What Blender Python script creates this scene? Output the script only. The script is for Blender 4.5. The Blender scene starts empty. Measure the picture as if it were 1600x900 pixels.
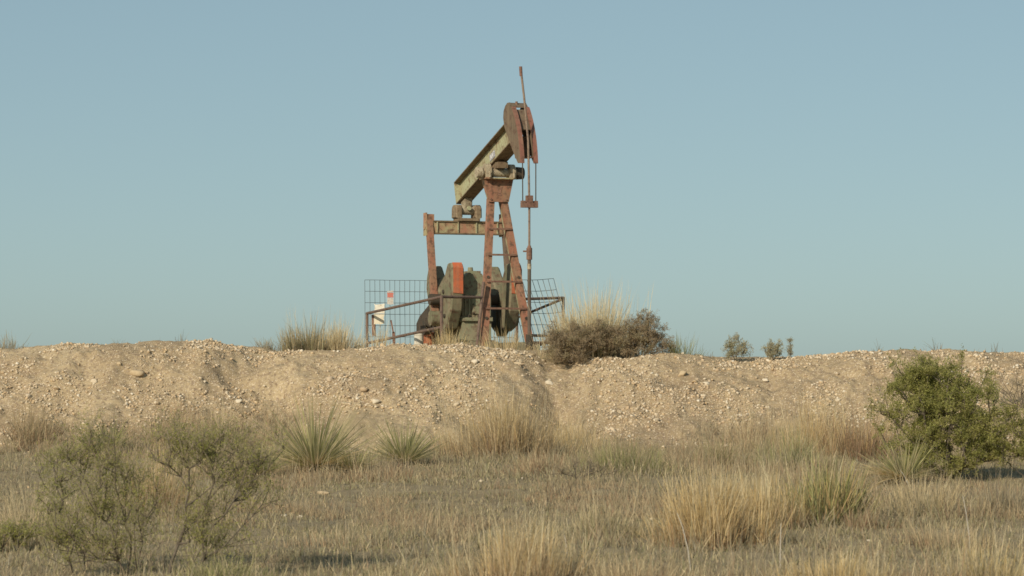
import bpy, math, random
import numpy as np
from mathutils import Vector, Matrix
rnd = random.Random(7)
RG = np.random.default_rng(11)
R = math.radians
scene = bpy.context.scene
COL = scene.collection

# ------------------------------------------------------------------ camera
CAM_Z = 1.7
FPX = 4800.0          # focal length in pixels of a 1600 px wide frame
YH = 590.0            # height of the true horizon in that frame
cam_d = bpy.data.cameras.new('camera')
cam = bpy.data.objects.new('camera', cam_d); COL.objects.link(cam)
cam.location = (0, 0, CAM_Z)
cam.rotation_euler = (R(90) + math.atan((YH - 450) / FPX), 0, 0)
cam_d.sensor_width = 36.0
cam_d.lens = FPX / 1600 * 36.0
cam_d.clip_start = 0.5
cam_d.clip_end = 9000
cam_d.dof.use_dof = True
cam_d.dof.focus_distance = 57.0
cam_d.dof.aperture_fstop = 6.0
scene.camera = cam

# ------------------------------------------------------------------ sky, sun
SUN_AZ = R(-148)      # measured from +Y towards +X: behind the camera, to its left
SUN_EL = R(28)
world = bpy.data.worlds.new('World'); scene.world = world
world.use_nodes = True
wn = world.node_tree; wn.nodes.clear()
w_out = wn.nodes.new('ShaderNodeOutputWorld'); w_bg = wn.nodes.new('ShaderNodeBackground')
w_sky = wn.nodes.new('ShaderNodeTexSky'); w_sky.sky_type = 'NISHITA'; w_sky.sun_disc = False
w_sky.sun_elevation = SUN_EL; w_sky.sun_rotation = SUN_AZ
w_sky.altitude = 0; w_sky.air_density = 0.6; w_sky.dust_density = 0.8; w_sky.ozone_density = 3.0
w_gam = wn.nodes.new('ShaderNodeGamma'); w_gam.inputs[1].default_value = 0.5   # a flat, hazy sky
w_tint = wn.nodes.new('ShaderNodeMix'); w_tint.data_type = 'RGBA'; w_tint.blend_type = 'MULTIPLY'
w_tint.inputs[0].default_value = 1.0
w_tint.inputs[7].default_value = (1.94, 2.20, 2.00, 1)
wn.links.new(w_sky.outputs[0], w_gam.inputs[0]); wn.links.new(w_gam.outputs[0], w_tint.inputs[6])
wn.links.new(w_tint.outputs[2], w_bg.inputs[0])
w_bg.inputs[1].default_value = 0.10
wn.links.new(w_bg.outputs[0], w_out.inputs[0])

sun_d = bpy.data.lights.new('sun', 'SUN'); sun_d.energy = 3.8; sun_d.angle = R(0.55); sun_d.color = (1.0, 0.885, 0.71)
sun = bpy.data.objects.new('sun', sun_d); COL.objects.link(sun)
sdir = Vector((math.sin(SUN_AZ) * math.cos(SUN_EL), math.cos(SUN_AZ) * math.cos(SUN_EL), math.sin(SUN_EL)))
sun.rotation_euler = sdir.to_track_quat('Z', 'Y').to_euler()
sun.location = (-20, -10, 30)

scene.view_settings.view_transform = 'Standard'
scene.view_settings.look = 'None'
scene.view_settings.exposure = 0.0
scene.view_settings.gamma = 1.0
scene.render.engine = 'CYCLES'
scene.cycles.max_bounces = 6
scene.cycles.transparent_max_bounces = 4
scene.cycles.filter_width = 1.6

# ------------------------------------------------------------------ helpers
def link(o, parent=None):
    COL.objects.link(o)
    if parent is not None:
        o.parent = parent
    return o

def tag(o, label=None, cat=None, group=None, kind=None):
    if label: o['label'] = label
    if cat: o['category'] = cat
    if group: o['group'] = group
    if kind: o['kind'] = kind
    return o

def empty(name, loc=(0, 0, 0), rz=0.0):
    o = bpy.data.objects.new(name, None)
    o.empty_display_size = 0.3
    o.location = loc; o.rotation_euler = (0, 0, rz)
    return link(o)

def np_mesh(name, v, f, mat=None, col=None, smooth=False):
    """v (N,3), f (M,k) with constant k"""
    me = bpy.data.meshes.new(name)
    v = np.ascontiguousarray(v, dtype=np.float32); f = np.ascontiguousarray(f, dtype=np.int32)
    me.vertices.add(len(v)); me.vertices.foreach_set('co', v.ravel())
    k = f.shape[1]
    me.loops.add(f.size); me.loops.foreach_set('vertex_index', f.ravel())
    me.polygons.add(len(f)); me.polygons.foreach_set('loop_start', np.arange(0, f.size, k, dtype=np.int32))
    if smooth:
        me.polygons.foreach_set('use_smooth', np.ones(len(f), dtype=bool))
    me.update(calc_edges=True)
    if col is not None:
        a = me.color_attributes.new('Col', 'FLOAT_COLOR', 'POINT')
        c = np.ones((len(v), 4), dtype=np.float32); c[:, :3] = col
        a.data.foreach_set('color', c.ravel())
    if mat: me.materials.append(mat)
    return me

def np_obj(name, v, f, mat, parent=None, col=None, smooth=False):
    return link(bpy.data.objects.new(name, np_mesh(name, v, f, mat, col, smooth)), parent)

class MB:
    def __init__(s): s.v = []; s.f = []
    def add(s, vs, fs):
        n = len(s.v); s.v += [tuple(p) for p in vs]; s.f += [tuple(i + n for i in f) for f in fs]; return s
    def box(s, x0, x1, y0, y1, z0, z1, M=None):
        vs = [Vector((x, y, z)) for z in (z0, z1) for y in (y0, y1) for x in (x0, x1)]
        if M is not None: vs = [M @ p for p in vs]
        return s.add(vs, [(0, 2, 3, 1), (4, 5, 7, 6), (0, 1, 5, 4), (2, 6, 7, 3), (0, 4, 6, 2), (1, 3, 7, 5)])
    def beam(s, p0, p1, w, d, up=(0, 0, 1), off=(0, 0)):
        """box of width w (sideways) and depth d (along up) from p0 to p1"""
        p0 = Vector(p0); p1 = Vector(p1); a = (p1 - p0); L = a.length; a.normalize()
        sd = a.cross(Vector(up)); sd.normalize(); u = sd.cross(a); u.normalize()
        M = Matrix((( a.x, sd.x, u.x, p0.x), (a.y, sd.y, u.y, p0.y), (a.z, sd.z, u.z, p0.z), (0, 0, 0, 1)))
        return s.box(0, L, -w / 2 + off[0], w / 2 + off[0], -d / 2 + off[1], d / 2 + off[1], M)
    def tube(s, p0, p1, r0, r1=None, n=8, cap=True):
        r1 = r0 if r1 is None else r1
        p0 = Vector(p0); p1 = Vector(p1); a = (p1 - p0).normalized()
        t = Vector((0, 0, 1)) if abs(a.z) < .9 else Vector((1, 0, 0))
        u = a.cross(t).normalized(); w = a.cross(u)
        vs = []
        for p, r in ((p0, r0), (p1, r1)):
            for i in range(n):
                q = 2 * math.pi * i / n
                vs.append(p + u * (r * math.cos(q)) + w * (r * math.sin(q)))
        fs = [(i, (i + 1) % n, n + (i + 1) % n, n + i) for i in range(n)]
        if cap: fs += [tuple(range(n - 1, -1, -1)), tuple(range(n, 2 * n))]
        return s.add(vs, fs)
    def path(s, pts, r, n=6):
        for a, b in zip(pts[:-1], pts[1:]): s.tube(a, b, r, r, n)
        return s
    def prism(s, poly, y0, y1, chamfer=0.0):
        """poly in (x,z), extruded along y; optional chamfer of both faces"""
        n = len(poly)
        cx = sum(p[0] for p in poly) / n; cz = sum(p[1] for p in poly) / n
        def ins(p):
            dx, dz = p[0] - cx, p[1] - cz; L = math.hypot(dx, dz)
            return (p[0] - dx / L * chamfer, p[1] - dz / L * chamfer)
        if chamfer > 0:
            rings = [([ins(p) for p in poly], y0), (poly, y0 + chamfer), (poly, y1 - chamfer), ([ins(p) for p in poly], y1)]
        else:
            rings = [(poly, y0), (poly, y1)]
        vs = [(p[0], y, p[1]) for ring, y in rings for p in ring]
        fs = []
        for k in range(len(rings) - 1):
            for i in range(n):
                j = (i + 1) % n
                fs.append((k * n + i, k * n + j, (k + 1) * n + j, (k + 1) * n + i))
        fs.append(tuple(range(n - 1, -1, -1))); fs.append(tuple(range((len(rings) - 1) * n, len(rings) * n)))
        return s.add(vs, fs)
    def build(s, name, mat, parent=None, smooth=False, bevel=0.0):
        me = bpy.data.meshes.new(name); me.from_pydata(s.v, [], s.f)
        me.update()
        import bmesh
        bm = bmesh.new(); bm.from_mesh(me); bmesh.ops.recalc_face_normals(bm, faces=bm.faces); bm.to_mesh(me); bm.free()
        if smooth:
            for p in me.polygons: p.use_smooth = True
            try: me.set_sharp_from_angle(angle=R(35))
            except Exception: pass
        me.materials.append(mat)
        o = link(bpy.data.objects.new(name, me), parent)
        if bevel > 0:
            m = o.modifiers.new('bevel', 'BEVEL'); m.width = bevel; m.segments = 2; m.limit_method = 'ANGLE'; m.angle_limit = R(40)
        return o

# ---- noise
def _hash(ix, iy, seed):
    h = (ix.astype(np.int64) * 374761393 + iy.astype(np.int64) * 668265263 + seed * 144665) & 0xffffffff
    h = ((h ^ (h >> 13)) * 1274126177) & 0xffffffff
    return ((h ^ (h >> 16)) & 0xffff) / 65535.0
def vnoise(x, y, seed=0):
    ix = np.floor(x); iy = np.floor(y); fx = x - ix; fy = y - iy
    fx = fx * fx * fx * (fx * (fx * 6 - 15) + 10); fy = fy * fy * fy * (fy * (fy * 6 - 15) + 10)
    a = _hash(ix, iy, seed); b = _hash(ix + 1, iy, seed); c = _hash(ix, iy + 1, seed); d = _hash(ix + 1, iy + 1, seed)
    return (a + (b - a) * fx) * (1 - fy) + (c + (d - c) * fx) * fy - 0.5
def fbm(x, y, seed=0, oct=4, gain=.5):
    s = 0; a = 1.0
    for i in range(oct):
        c, sn = math.cos(i * 1.3), math.sin(i * 1.3)
        s = s + a * vnoise((x * c - y * sn) * 2 ** i, (x * sn + y * c) * 2 ** i, seed + i * 17); a *= gain
    return s
def sstep(a, b, t):
    t = np.clip((t - a) / (b - a), 0, 1); return t * t * (3 - 2 * t)

# ---- terrain
CR_PX = np.array([-900, 0, 40, 90, 140, 200, 280, 330, 370, 410, 460, 540, 580, 640, 700, 760, 810, 850, 880, 915, 945, 1000, 1060, 1110, 1160, 1210, 1270, 1350, 1450, 1550, 1600, 2500], float)
CR_PY = np.array([548, 546, 542, 538, 535, 533, 533, 536, 542, 549, 552, 550, 546, 541, 540, 542, 547, 560, 561, 561, 560, 558, 557, 560, 564, 563, 558, 552, 549, 549, 551, 552], float)
YC0 = 56.0
CR_X = (CR_PX - 800) / FPX * YC0
CR_Z = CAM_Z + (YH - CR_PY) / FPX * YC0
def gs(x, y, cx, cy, sx, sy):
    return np.exp(-((x - cx) / sx) ** 2 - ((y - cy) / sy) ** 2)
def terrain(x, y):
    x = np.asarray(x, float); y = np.asarray(y, float)
    base = 0.42 * sstep(24, 53, y) + 0.10 * fbm(x / 5, y / 5, 3, 3) * sstep(8, 20, y) + 0.05 * fbm(x / .9, y / .9, 5, 2)
    base = base * sstep(130, 60, y) * 1.0
    wob = 0.9 * vnoise(x / 2.6, x * 0 + 3.3, 21) + .35 * vnoise(x / .8, x * 0 + 9.1, 22)
    yc = YC0 + wob * .8 + .45 * gs(x, y * 0, .95, 0, .8, 1) + .4 * gs(x, y * 0, -4.4, 0, .7, 1)
    yf = yc - 3.9 - .8 * vnoise(x / 3.1, x * 0 + 5.5, 23)
    zc = np.interp(x, CR_X, CR_Z)
    zc = CAM_Z + (zc - CAM_Z) * yc / YC0
    side = sstep(60, 24, np.abs(x))
    t = (y - yf) / (yc - yf)
    tt = np.clip(t, 0, 1)
    S = .45 * tt + .55 * tt * tt * (3 - 2 * tt)
    face = base + (zc - base) * S
    pad = 2.08 + .13 * sstep(-4.2, -2.4, x) * sstep(3.2, 1.2, x) - .02 * (y - 58) * .3
    pad = pad * sstep(110, 84, y)
    back = zc + (pad - zc) * sstep(0, 1.6, y - yc)
    z = np.where(t < 1, face, back)
    m = sstep(-.05, .15, t) * sstep(1.35, .95, t)
    rough = .20 * fbm(x / 1.5, y / 1.2, 41, 3) + .12 * fbm(x / .42, y / .42, 47, 3) + .065 * fbm(x / .15, y / .15, 53, 2)
    rough = rough - .26 * gs(x + .9 * (y - 54.7), y, -4.2, 54.7, .30, .16) + .16 * gs(x, y, -4.35, 55.15, .38, .2) - .12 * gs(x, y, -3.9, 54.2, .25, .3) \
        - .13 * gs(x, y, 2.5, 54.0, .18, .2) - .12 * gs(x, y, .9, 54.2, .30, .9) - .10 * gs(x, y, -7.6, 54.8, .22, .8) - .06 * gs(x, y, -8.8, 55.0, .25, .9)
    z = z + rough * m * np.where(t > .85, .55, 1.0) + (1 - m) * .03 * fbm(x / .3, y / .3, 61, 2)
    z = base * (1 - side) + z * side
    return z
def terr(x, y): return float(terrain(np.array([x]), np.array([y]))[0])
def litter_mask(x, y):
    wob = 0.9 * vnoise(x / 2.6, x * 0 + 3.3, 21) + .35 * vnoise(x / .8, x * 0 + 9.1, 22)
    yc = YC0 + wob * .8 + .45 * gs(x, y * 0, .95, 0, .8, 1) + .4 * gs(x, y * 0, -4.4, 0, .7, 1)
    yf = yc - 3.9 - .8 * vnoise(x / 3.1, x * 0 + 5.5, 23)
    return sstep(1.5, -.4, y - yf + 2.0 * fbm(x / .9, y / .9, 71, 3))
_MY = np.arange(20, 72, .04)
def on_ground(px, py):
    """ground point seen at that pixel of a 1600 x 900 frame"""
    xs = (px - 800) / FPX * _MY
    pz = YH - (terrain(xs, _MY) - CAM_Z) / _MY * FPX
    k = np.argmax(pz <= py)
    return float(xs[k]), float(_MY[k])
def at_depth(px, Y): return ((px - 800) / FPX * Y, Y)

# ------------------------------------------------------------------ materials
def new_mat(name):
    m = bpy.data.materials.new(name); m.use_nodes = True
    nt = m.node_tree; nt.nodes.clear()
    return m, nt, nt.nodes, nt.links
def principled(nt, rough=.8, spec=.3):
    o = nt.nodes.new('ShaderNodeOutputMaterial'); b = nt.nodes.new('ShaderNodeBsdfPrincipled')
    b.inputs['Roughness'].default_value = rough; b.inputs['Specular IOR Level'].default_value = spec
    nt.links.new(b.outputs[0], o.inputs[0]); return b
def noise(nt, scale, detail=4, rough=.55, vec=None):
    n = nt.nodes.new('ShaderNodeTexNoise'); n.inputs['Scale'].default_value = scale
    n.inputs['Detail'].default_value = detail; n.inputs['Roughness'].default_value = rough
    if vec is not None: nt.links.new(vec, n.inputs['Vector'])
    return n.outputs['Fac']
def ramp(nt, fac, stops):
    r = nt.nodes.new('ShaderNodeValToRGB')
    while len(r.color_ramp.elements) < len(stops): r.color_ramp.elements.new(.5)
    for e, (p, c) in zip(r.color_ramp.elements, stops):
        e.position = p; e.color = (c[0], c[1], c[2], 1) if not isinstance(c, (int, float)) else (c, c, c, 1)
    nt.links.new(fac, r.inputs[0]); return r.outputs[0]
def mix(nt, fac, a, b, mode='MIX'):
    m = nt.nodes.new('ShaderNodeMix'); m.data_type = 'RGBA'; m.blend_type = mode
    for sock, v in ((m.inputs[0], fac), (m.inputs[6], a), (m.inputs[7], b)):
        if isinstance(v, (int, float)): sock.default_value = v
        elif isinstance(v, tuple): sock.default_value = (v[0], v[1], v[2], 1)
        else: nt.links.new(v, sock)
    return m.outputs[2]
def bump(nt, h, bsdf, strength=.4, dist=.02):
    b = nt.nodes.new('ShaderNodeBump'); b.inputs['Strength'].default_value = strength; b.inputs['Distance'].default_value = dist
    nt.links.new(h, b.inputs['Height']); nt.links.new(b.outputs[0], bsdf.inputs['Normal'])

def mat_paint(name, c1, c2, rust=(.10, .05, .03), amt=.45, s=3.0, rough=.75, dust=.25):
    """weathered paint: two coats showing through one another, rust, dust"""
    m, nt, N, L = new_mat(name)
    b = principled(nt, rough, .25)
    tc = N.new('ShaderNodeTexCoord'); v = tc.outputs['Object']
    n1 = ramp(nt, noise(nt, s, 5, .65, v), [(.40, 0.0), (.60, 1.0)])
    c = mix(nt, n1, c1, c2)
    n2 = ramp(nt, noise(nt, s * 3.1, 6, .7, v), [(.50 + .3 * (.5 - amt), 0.0), (.62 + .3 * (.5 - amt), 1.0)])
    c = mix(nt, n2, c, rust)
    mp = N.new('ShaderNodeMapping'); mp.inputs['Scale'].default_value = (14, 14, 1.2); L.new(v, mp.inputs['Vector'])
    st = ramp(nt, noise(nt, 1.0, 3, .5, mp.outputs[0]), [(.42, 0.0), (.75, dust)])
    c = mix(nt, st, c, (.40, .31, .20))
    L.new(c, b.inputs['Base Color'])
    bump(nt, noise(nt, s * 6, 4, .6, v), b, .25, .006)
    return m

def mat_plain(name, c, rough=.7, var=.3, s=9, metal=0.0):
    m, nt, N, L = new_mat(name)
    b = principled(nt, rough, .3); b.inputs['Metallic'].default_value = metal
    tc = N.new('ShaderNodeTexCoord')
    n = ramp(nt, noise(nt, s, 4, .6, tc.outputs['Object']), [(.3, 1 - var), (.7, 1 + 0.0)])
    L.new(mix(nt, 1.0, c, n, 'MULTIPLY'), b.inputs['Base Color'])
    return m

def mat_leaf(name, trans=.3, rough=.65):
    m, nt, N, L = new_mat(name)
    o = N.new('ShaderNodeOutputMaterial')
    a = N.new('ShaderNodeAttribute'); a.attribute_name = 'Col'
    d = N.new('ShaderNodeBsdfPrincipled'); d.inputs['Roughness'].default_value = rough; d.inputs['Specular IOR Level'].default_value = .2
    t = N.new('ShaderNodeBsdfTranslucent'); mx = N.new('ShaderNodeMixShader'); mx.inputs[0].default_value = trans
    L.new(a.outputs['Color'], d.inputs['Base Color']); L.new(a.outputs['Color'], t.inputs['Color'])
    L.new(d.outputs[0], mx.inputs[1]); L.new(t.outputs[0], mx.inputs[2]); L.new(mx.outputs[0], o.inputs[0])
    return m
LEAF = mat_leaf('foliage', .5)
DRY = mat_leaf('dry_grass', .35)

def mat_ground():
    m, nt, N, L = new_mat('caliche_soil')
    b = principled(nt, .95, .1)
    tc = N.new('ShaderNodeTexCoord'); v = tc.outputs['Object']
    big = ramp(nt, noise(nt, .55, 5, .6, v), [(.34, (.31, .232, .142)), (.50, (.425, .325, .195)), (.66, (.495, .39, .24))])
    sp = ramp(nt, noise(nt, 17, 3, .7, v), [(.48, 0.0), (.60, 1.0)])
    c = mix(nt, sp, big, (.27, .195, .13))
    sp2 = ramp(nt, noise(nt, 34, 2, .6, v), [(.565, 0.0), (.64, .9)])
    c = mix(nt, sp2, c, (.70, .58, .41))
    gl = ramp(nt, noise(nt, 3.2, 5, .7, v), [(.35, (.27, .215, .13)), (.55, (.36, .29, .18)), (.72, (.43, .355, .22))])
    gl2 = ramp(nt, noise(nt, 21, 3, .7, v), [(.45, 0.0), (.62, .7)])
    gl = mix(nt, gl2, gl, (.235, .19, .125))
    a = N.new('ShaderNodeAttribute'); a.attribute_name = 'Col'
    sep = N.new('ShaderNodeSeparateColor'); L.new(a.outputs['Color'], sep.inputs[0])
    c = mix(nt, sep.outputs[0], c, gl)
    L.new(c, b.inputs['Base Color'])
    h = mix(nt, .5, noise(nt, 16, 5, .75, v), noise(nt, 60, 3, .7, v))
    bump(nt, h, b, .7, .035)
    return m
GROUND = mat_ground()

def mat_rock():
    m, nt, N, L = new_mat('limestone_rock')
    b = principled(nt, .9, .15)
    oi = N.new('ShaderNodeObjectInfo'); g = N.new('ShaderNodeNewGeometry'); tc = N.new('ShaderNodeTexCoord')
    rndv = N.new('ShaderNodeMath'); rndv.operation = 'ADD'
    L.new(oi.outputs['Random'], rndv.inputs[0]); L.new(g.outputs['Random Per Island'], rndv.inputs[1])
    fr = N.new('ShaderNodeMath'); fr.operation = 'FRACT'; L.new(rndv.outputs[0], fr.inputs[0])
    c = ramp(nt, fr.outputs[0], [(0, (.48, .37, .24)), (.2, (.60, .48, .32)), (.45, (.74, .63, .47)), (.66, (.56, .42, .27)), (.84, (.66, .49, .29)), (1.0, (.82, .74, .60))])
    n = ramp(nt, noise(nt, 28, 4, .65, tc.outputs['Object']), [(.3, .72), (.65, 1.0)])
    L.new(mix(nt, 1.0, c, n, 'MULTIPLY'), b.inputs['Base Color'])
    bump(nt, noise(nt, 60, 3, .6, tc.outputs['Object']), b, .4, .01)
    return m
ROCK = mat_rock()

# ------------------------------------------------------------------ ground
def rng(a, b, s): return np.arange(a, b, s)
xs = np.concatenate([[-4000, -1200, -400, -150, -80, -50, -34, -26, -20], rng(-16, -12.4, .25), rng(-12.4, 12.4, .045), rng(12.4, 16, .25), [16, 20, 26, 34, 50, 80, 150, 400, 1200, 4000]])
ys = np.concatenate([[-4000, -1000, -300, -80, -20, 0, 8, 14, 18, 21], rng(23, 50, .13), rng(50, 57.6, .036), rng(57.6, 66, .2), rng(66, 116, 2.5), [125, 140, 170, 220, 400, 1000, 4000]])
gx, gy = np.meshgrid(xs, ys)
gz = terrain(gx, gy)
gv = np.stack([gx, gy, gz], -1).reshape(-1, 3)
nx, ny = len(xs), len(ys)
ii = np.arange(nx * ny).reshape(ny, nx)
gf = np.stack([ii[:-1, :-1], ii[:-1, 1:], ii[1:, 1:], ii[1:, :-1]], -1).reshape(-1, 4)
lm = litter_mask(gx, gy).reshape(-1)
lm = np.maximum(lm, (gy.reshape(-1) > 80) * .8)
ground = np_obj('ground', gv, gf, GROUND, None, np.stack([lm, lm, lm], -1), smooth=True)
tag(ground, kind='structure', label='bare caliche berm and dry grassland in front of the pump')

# ------------------------------------------------------------------ stones
PHI = (1 + 5 ** .5) / 2
ICO_V = np.array([(-1, PHI, 0), (1, PHI, 0), (-1, -PHI, 0), (1, -PHI, 0), (0, -1, PHI), (0, 1, PHI), (0, -1, -PHI), (0, 1, -PHI), (PHI, 0, -1), (PHI, 0, 1), (-PHI, 0, -1), (-PHI, 0, 1)]) / math.sqrt(1 + PHI * PHI)
ICO_F = np.array([(0, 11, 5), (0, 5, 1), (0, 1, 7), (0, 7, 10), (0, 10, 11), (1, 5, 9), (5, 11, 4), (11, 10, 2), (10, 7, 6), (7, 1, 8), (3, 9, 4), (3, 4, 2), (3, 2, 6), (3, 6, 8), (3, 8, 9), (4, 9, 5), (2, 4, 11), (6, 2, 10), (8, 6, 7), (9, 8, 1)])
def ico_sub(v, f):
    v = [tuple(p) for p in v]; idx = {}; nf = []
    def mid(a, b):
        k = (min(a, b), max(a, b))
        if k not in idx:
            p = (np.array(v[a]) + np.array(v[b])) / 2; p = p / np.linalg.norm(p); v.append(tuple(p)); idx[k] = len(v) - 1
        return idx[k]
    for a, b, c in f:
        ab, bc, ca = mid(a, b), mid(b, c), mid(c, a)
        nf += [(a, ab, ca), (b, bc, ab), (c, ca, bc), (ab, bc, ca)]
    return np.array(v), np.array(nf)
V1, F1 = ico_sub(ICO_V, ICO_F)
def rock_shape(seed, v):
    g = np.random.default_rng(seed)
    p = v.copy()
    for k in range(10):                              # cut flat faces
        n = g.normal(size=3); n /= np.linalg.norm(n); d = g.uniform(.38, .8)
        e = np.maximum(p @ n - d, 0); p = p - e[:, None] * n
    p = p * (1 + g.normal(0, .05, (len(p), 1)))
    return p * np.array([1.0, g.uniform(.65, .95), g.uniform(.5, .75)])
ROCK_ME = [np_mesh('stone', rock_shape(100 + k, V1), F1, ROCK) for k in range(10)]

def berm_points(n, seed, zone='berm'):
    g = np.random.default_rng(seed)
    x = g.uniform(-12.4, 12.4, n * 4); y = g.uniform(51.2, 57.0, n * 4)
    d = np.minimum((fbm(x / .8, y / .8, 81, 4) + .03) * 2.4, .85)
    lmk = litter_mask(x, y)
    right = sstep(-3, 3, x) * .25
    keep = (g.uniform(0, 1, n * 4) < np.clip(d * 1.1 + right, .045, 1) * (1 - .93 * lmk))
    x, y = x[keep][:n], y[keep][:n]
    return x, y, g
bx_, by_, g_ = berm_points(298, 5)
for k, (x, y) in enumerate(zip(bx_, by_)):
    r = float(np.clip(.045 * g_.pareto(3.0) + .040, .040, .10))
    o = link(bpy.data.objects.new('stone', ROCK_ME[k % 10]), ground)
    o.location = (x, y, terr(x, y) + r * .12)
    o.scale = (r, r * g_.uniform(.8, 1.1), r * g_.uniform(.8, 1.1))
    o.rotation_euler = (g_.uniform(-.5, .7), g_.uniform(-.4, .4), g_.uniform(0, 6.28))
# the small stones that cannot be picked apart
def small_stones(n, seed):
    x, y, g = berm_points(n, seed)
    n = len(x)
    # some on the flat
    m = 900
    xf = g.uniform(-9, 9, m); yf2 = g.uniform(27, 52, m)
    ok = fbm(xf / 1.6, yf2 / 2.5, 91, 3) > .22
    x = np.concatenate([x, xf[ok]]); y = np.concatenate([y, yf2[ok]]); n = len(x)
    r = np.clip(.0105 * (1 + g.pareto(1.6, n)), .0095, .05)
    z = terrain(x, y)
    V = np.zeros((n, 12, 3)); 
    for k in range(12):
        sel = np.arange(n) % 12 == k
        sh = rock_shape(300 + k, ICO_V)
        a = g.uniform(0, 6.28, sel.sum()); b = g.uniform(-.6, .8, sel.sum())
        ca, sa, cb, sb = np.cos(a), np.sin(a), np.cos(b), np.sin(b)
        p = sh[None] * r[sel][:, None, None]
        X = p[..., 0] * ca[:, None] - p[..., 1] * sa[:, None]; Y = p[..., 0] * sa[:, None] + p[..., 1] * ca[:, None]; Z = p[..., 2]
        Y2 = Y * cb[:, None] - Z * sb[:, None]; Z2 = Y * sb[:, None] + Z * cb[:, None]
        V[sel] = np.stack([X + x[sel][:, None], Y2 + y[sel][:, None], Z2 + (z[sel] + r[sel] * .15)[:, None]], -1)
    Fc = (ICO_F[None] + (np.arange(n) * 12)[:, None, None]).reshape(-1, 3)
    o = np_obj('gravel', V.reshape(-1, 3), Fc, ROCK, ground)
    tag(o, kind='stuff')
small_stones(33000, 9)

ROCK_T = mat_plain('tan_rock', (.62, .48, .30), .9, .35, 22); ROCK_C = mat_plain('cream_rock', (.76, .66, .50), .9, .3, 22)
def rock(px, py, wpx, label, shape=0, flat=1.0):
    x, y = on_ground(px, py); r = wpx / 2 / FPX * y
    me = ROCK_ME[shape % 10].copy(); me.materials[0] = ROCK_T if ' tan ' in label or 'orange' in label else ROCK_C
    o = link(bpy.data.objects.new('rock', me))
    o.location = (x, y, terr(x, y) + r * .12); o.scale = (r * 1.1, r * .9, r * .95 * flat); o.rotation_euler = (.5, .1, rnd.uniform(-.4, .4))
    tag(o, label, 'rock', 'larger rocks lying about')
    return o
rock(213, 584, 26, 'large tan rock high on the left end of the bare berm', 1)
rock(187, 569, 11, 'small white rock just above the large tan rock on the left berm', 2)
rock(586, 629, 17, 'rounded cream rock halfway down the berm above the middle yucca', 3)
rock(375, 628, 14, 'pale rock on the left berm slope above the mesquite shrubs', 4)
rock(742, 566, 15, 'pale rock below the base of the pumping unit', 5)
rock(860, 600, 17, 'pale blocky rock in the gully below the dark bush', 6)
rock(1066, 586, 19, 'large tan rock near the top of the right hand berm', 7)
rock(1104, 600, 15, 'tan rock right of the largest rock on the right hand berm', 8)
rock(1197, 595, 14, 'white pointed rock below the small crest shrubs', 9)
rock(988, 641, 10, 'orange tinted rock low on the berm right of the tall straw clump', 0)
rock(1156, 650, 17, 'broad pale rock at the foot of the berm behind tall grass', 2, .7)
rock(503, 772, 26, 'broken tan rock in the grass below the left yucca', 3, .55)
rock(444, 806, 13, 'left of two pale stones lying in the foreground grass', 5, .6)
rock(470, 808, 12, 'right of two pale stones lying in the foreground grass', 7, .6)
rock(1358, 845, 12, 'flat white stone in the grass below the right mesquite', 4, .5)
rock(1390, 822, 10, 'cream stone beside the flat white one in the right foreground', 6, .7)
rock(1338, 735, 8, 'white stone between the tall grass and the right yucca', 8, .8)

# ------------------------------------------------------------------ pumping unit
PX, PY, PZ = -.275, 60.0, 2.1
PROT = R(-70)
def loc2world(x, y, z):
    c, s = math.cos(PROT), math.sin(PROT)
    return (PX + x * c - y * s, PY + x * s + y * c, PZ + z)
salmon = mat_paint('faded_red_paint', (.335, .145, .092), (.29, .165, .10), (.14, .08, .052), .53, 3.0)
salmon_g = mat_paint('faded_red_over_green', (.39, .20, .125), (.40, .37, .205), (.17, .10, .06), .47, 2.6)
webpaint = mat_paint('pale_green_paint', (.42, .43, .265), (.36, .34, .21), (.21, .145, .085), .47, 2.8)
flange = mat_paint('brown_weathered_flange', (.20, .14, .085), (.16, .125, .075), (.10, .06, .04), .45, 3)
hhbrown = mat_paint('brown_head_paint', (.15, .115, .078), (.18, .13, .087), (.11, .065, .045), .45, 3)
hhred = mat_paint('dull_red_head_paint', (.28, .115, .085), (.235, .11, .08), (.13, .07, .05), .45, 4)
olive = mat_paint('olive_grey_paint', (.165, .165, .10), (.225, .20, .13), (.13, .09, .06), .52, 3.2, dust=.3)
gearp = mat_paint('gearbox_green_paint', (.235, .255, .16), (.29, .265, .17), (.16, .11, .075), .52, 3.4, dust=.3)
orange = mat_paint('orange_paint', (.58, .135, .055), (.48, .14, .065), (.30, .115, .07), .44, 4.5, dust=.3)
rustm = mat_paint('rusted_steel', (.19, .105, .075), (.23, .125, .09), (.11, .06, .045), .5, 6)
dark = mat_paint('dark_greasy_steel', (.05, .045, .035), (.075, .06, .045), (.09, .06, .04), .45, 5, dust=.1)
bearing = mat_paint('bearing_housing', (.46, .40, .285), (.35, .295, .205), (.17, .115, .07), .45, 7)
rodm = mat_paint('worn_rod_steel', (.22, .16, .12), (.27, .20, .15), (.13, .08, .06), .45, 9, rough=.55)
pale = mat_plain('white_enamel', (.70, .66, .55), .6, .35, 12)

unit = empty('pumping_unit', (PX, PY, PZ), PROT)
tag(unit, 'weathered red and green beam pumping unit standing on the pad above the berm', 'pumpjack')

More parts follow.
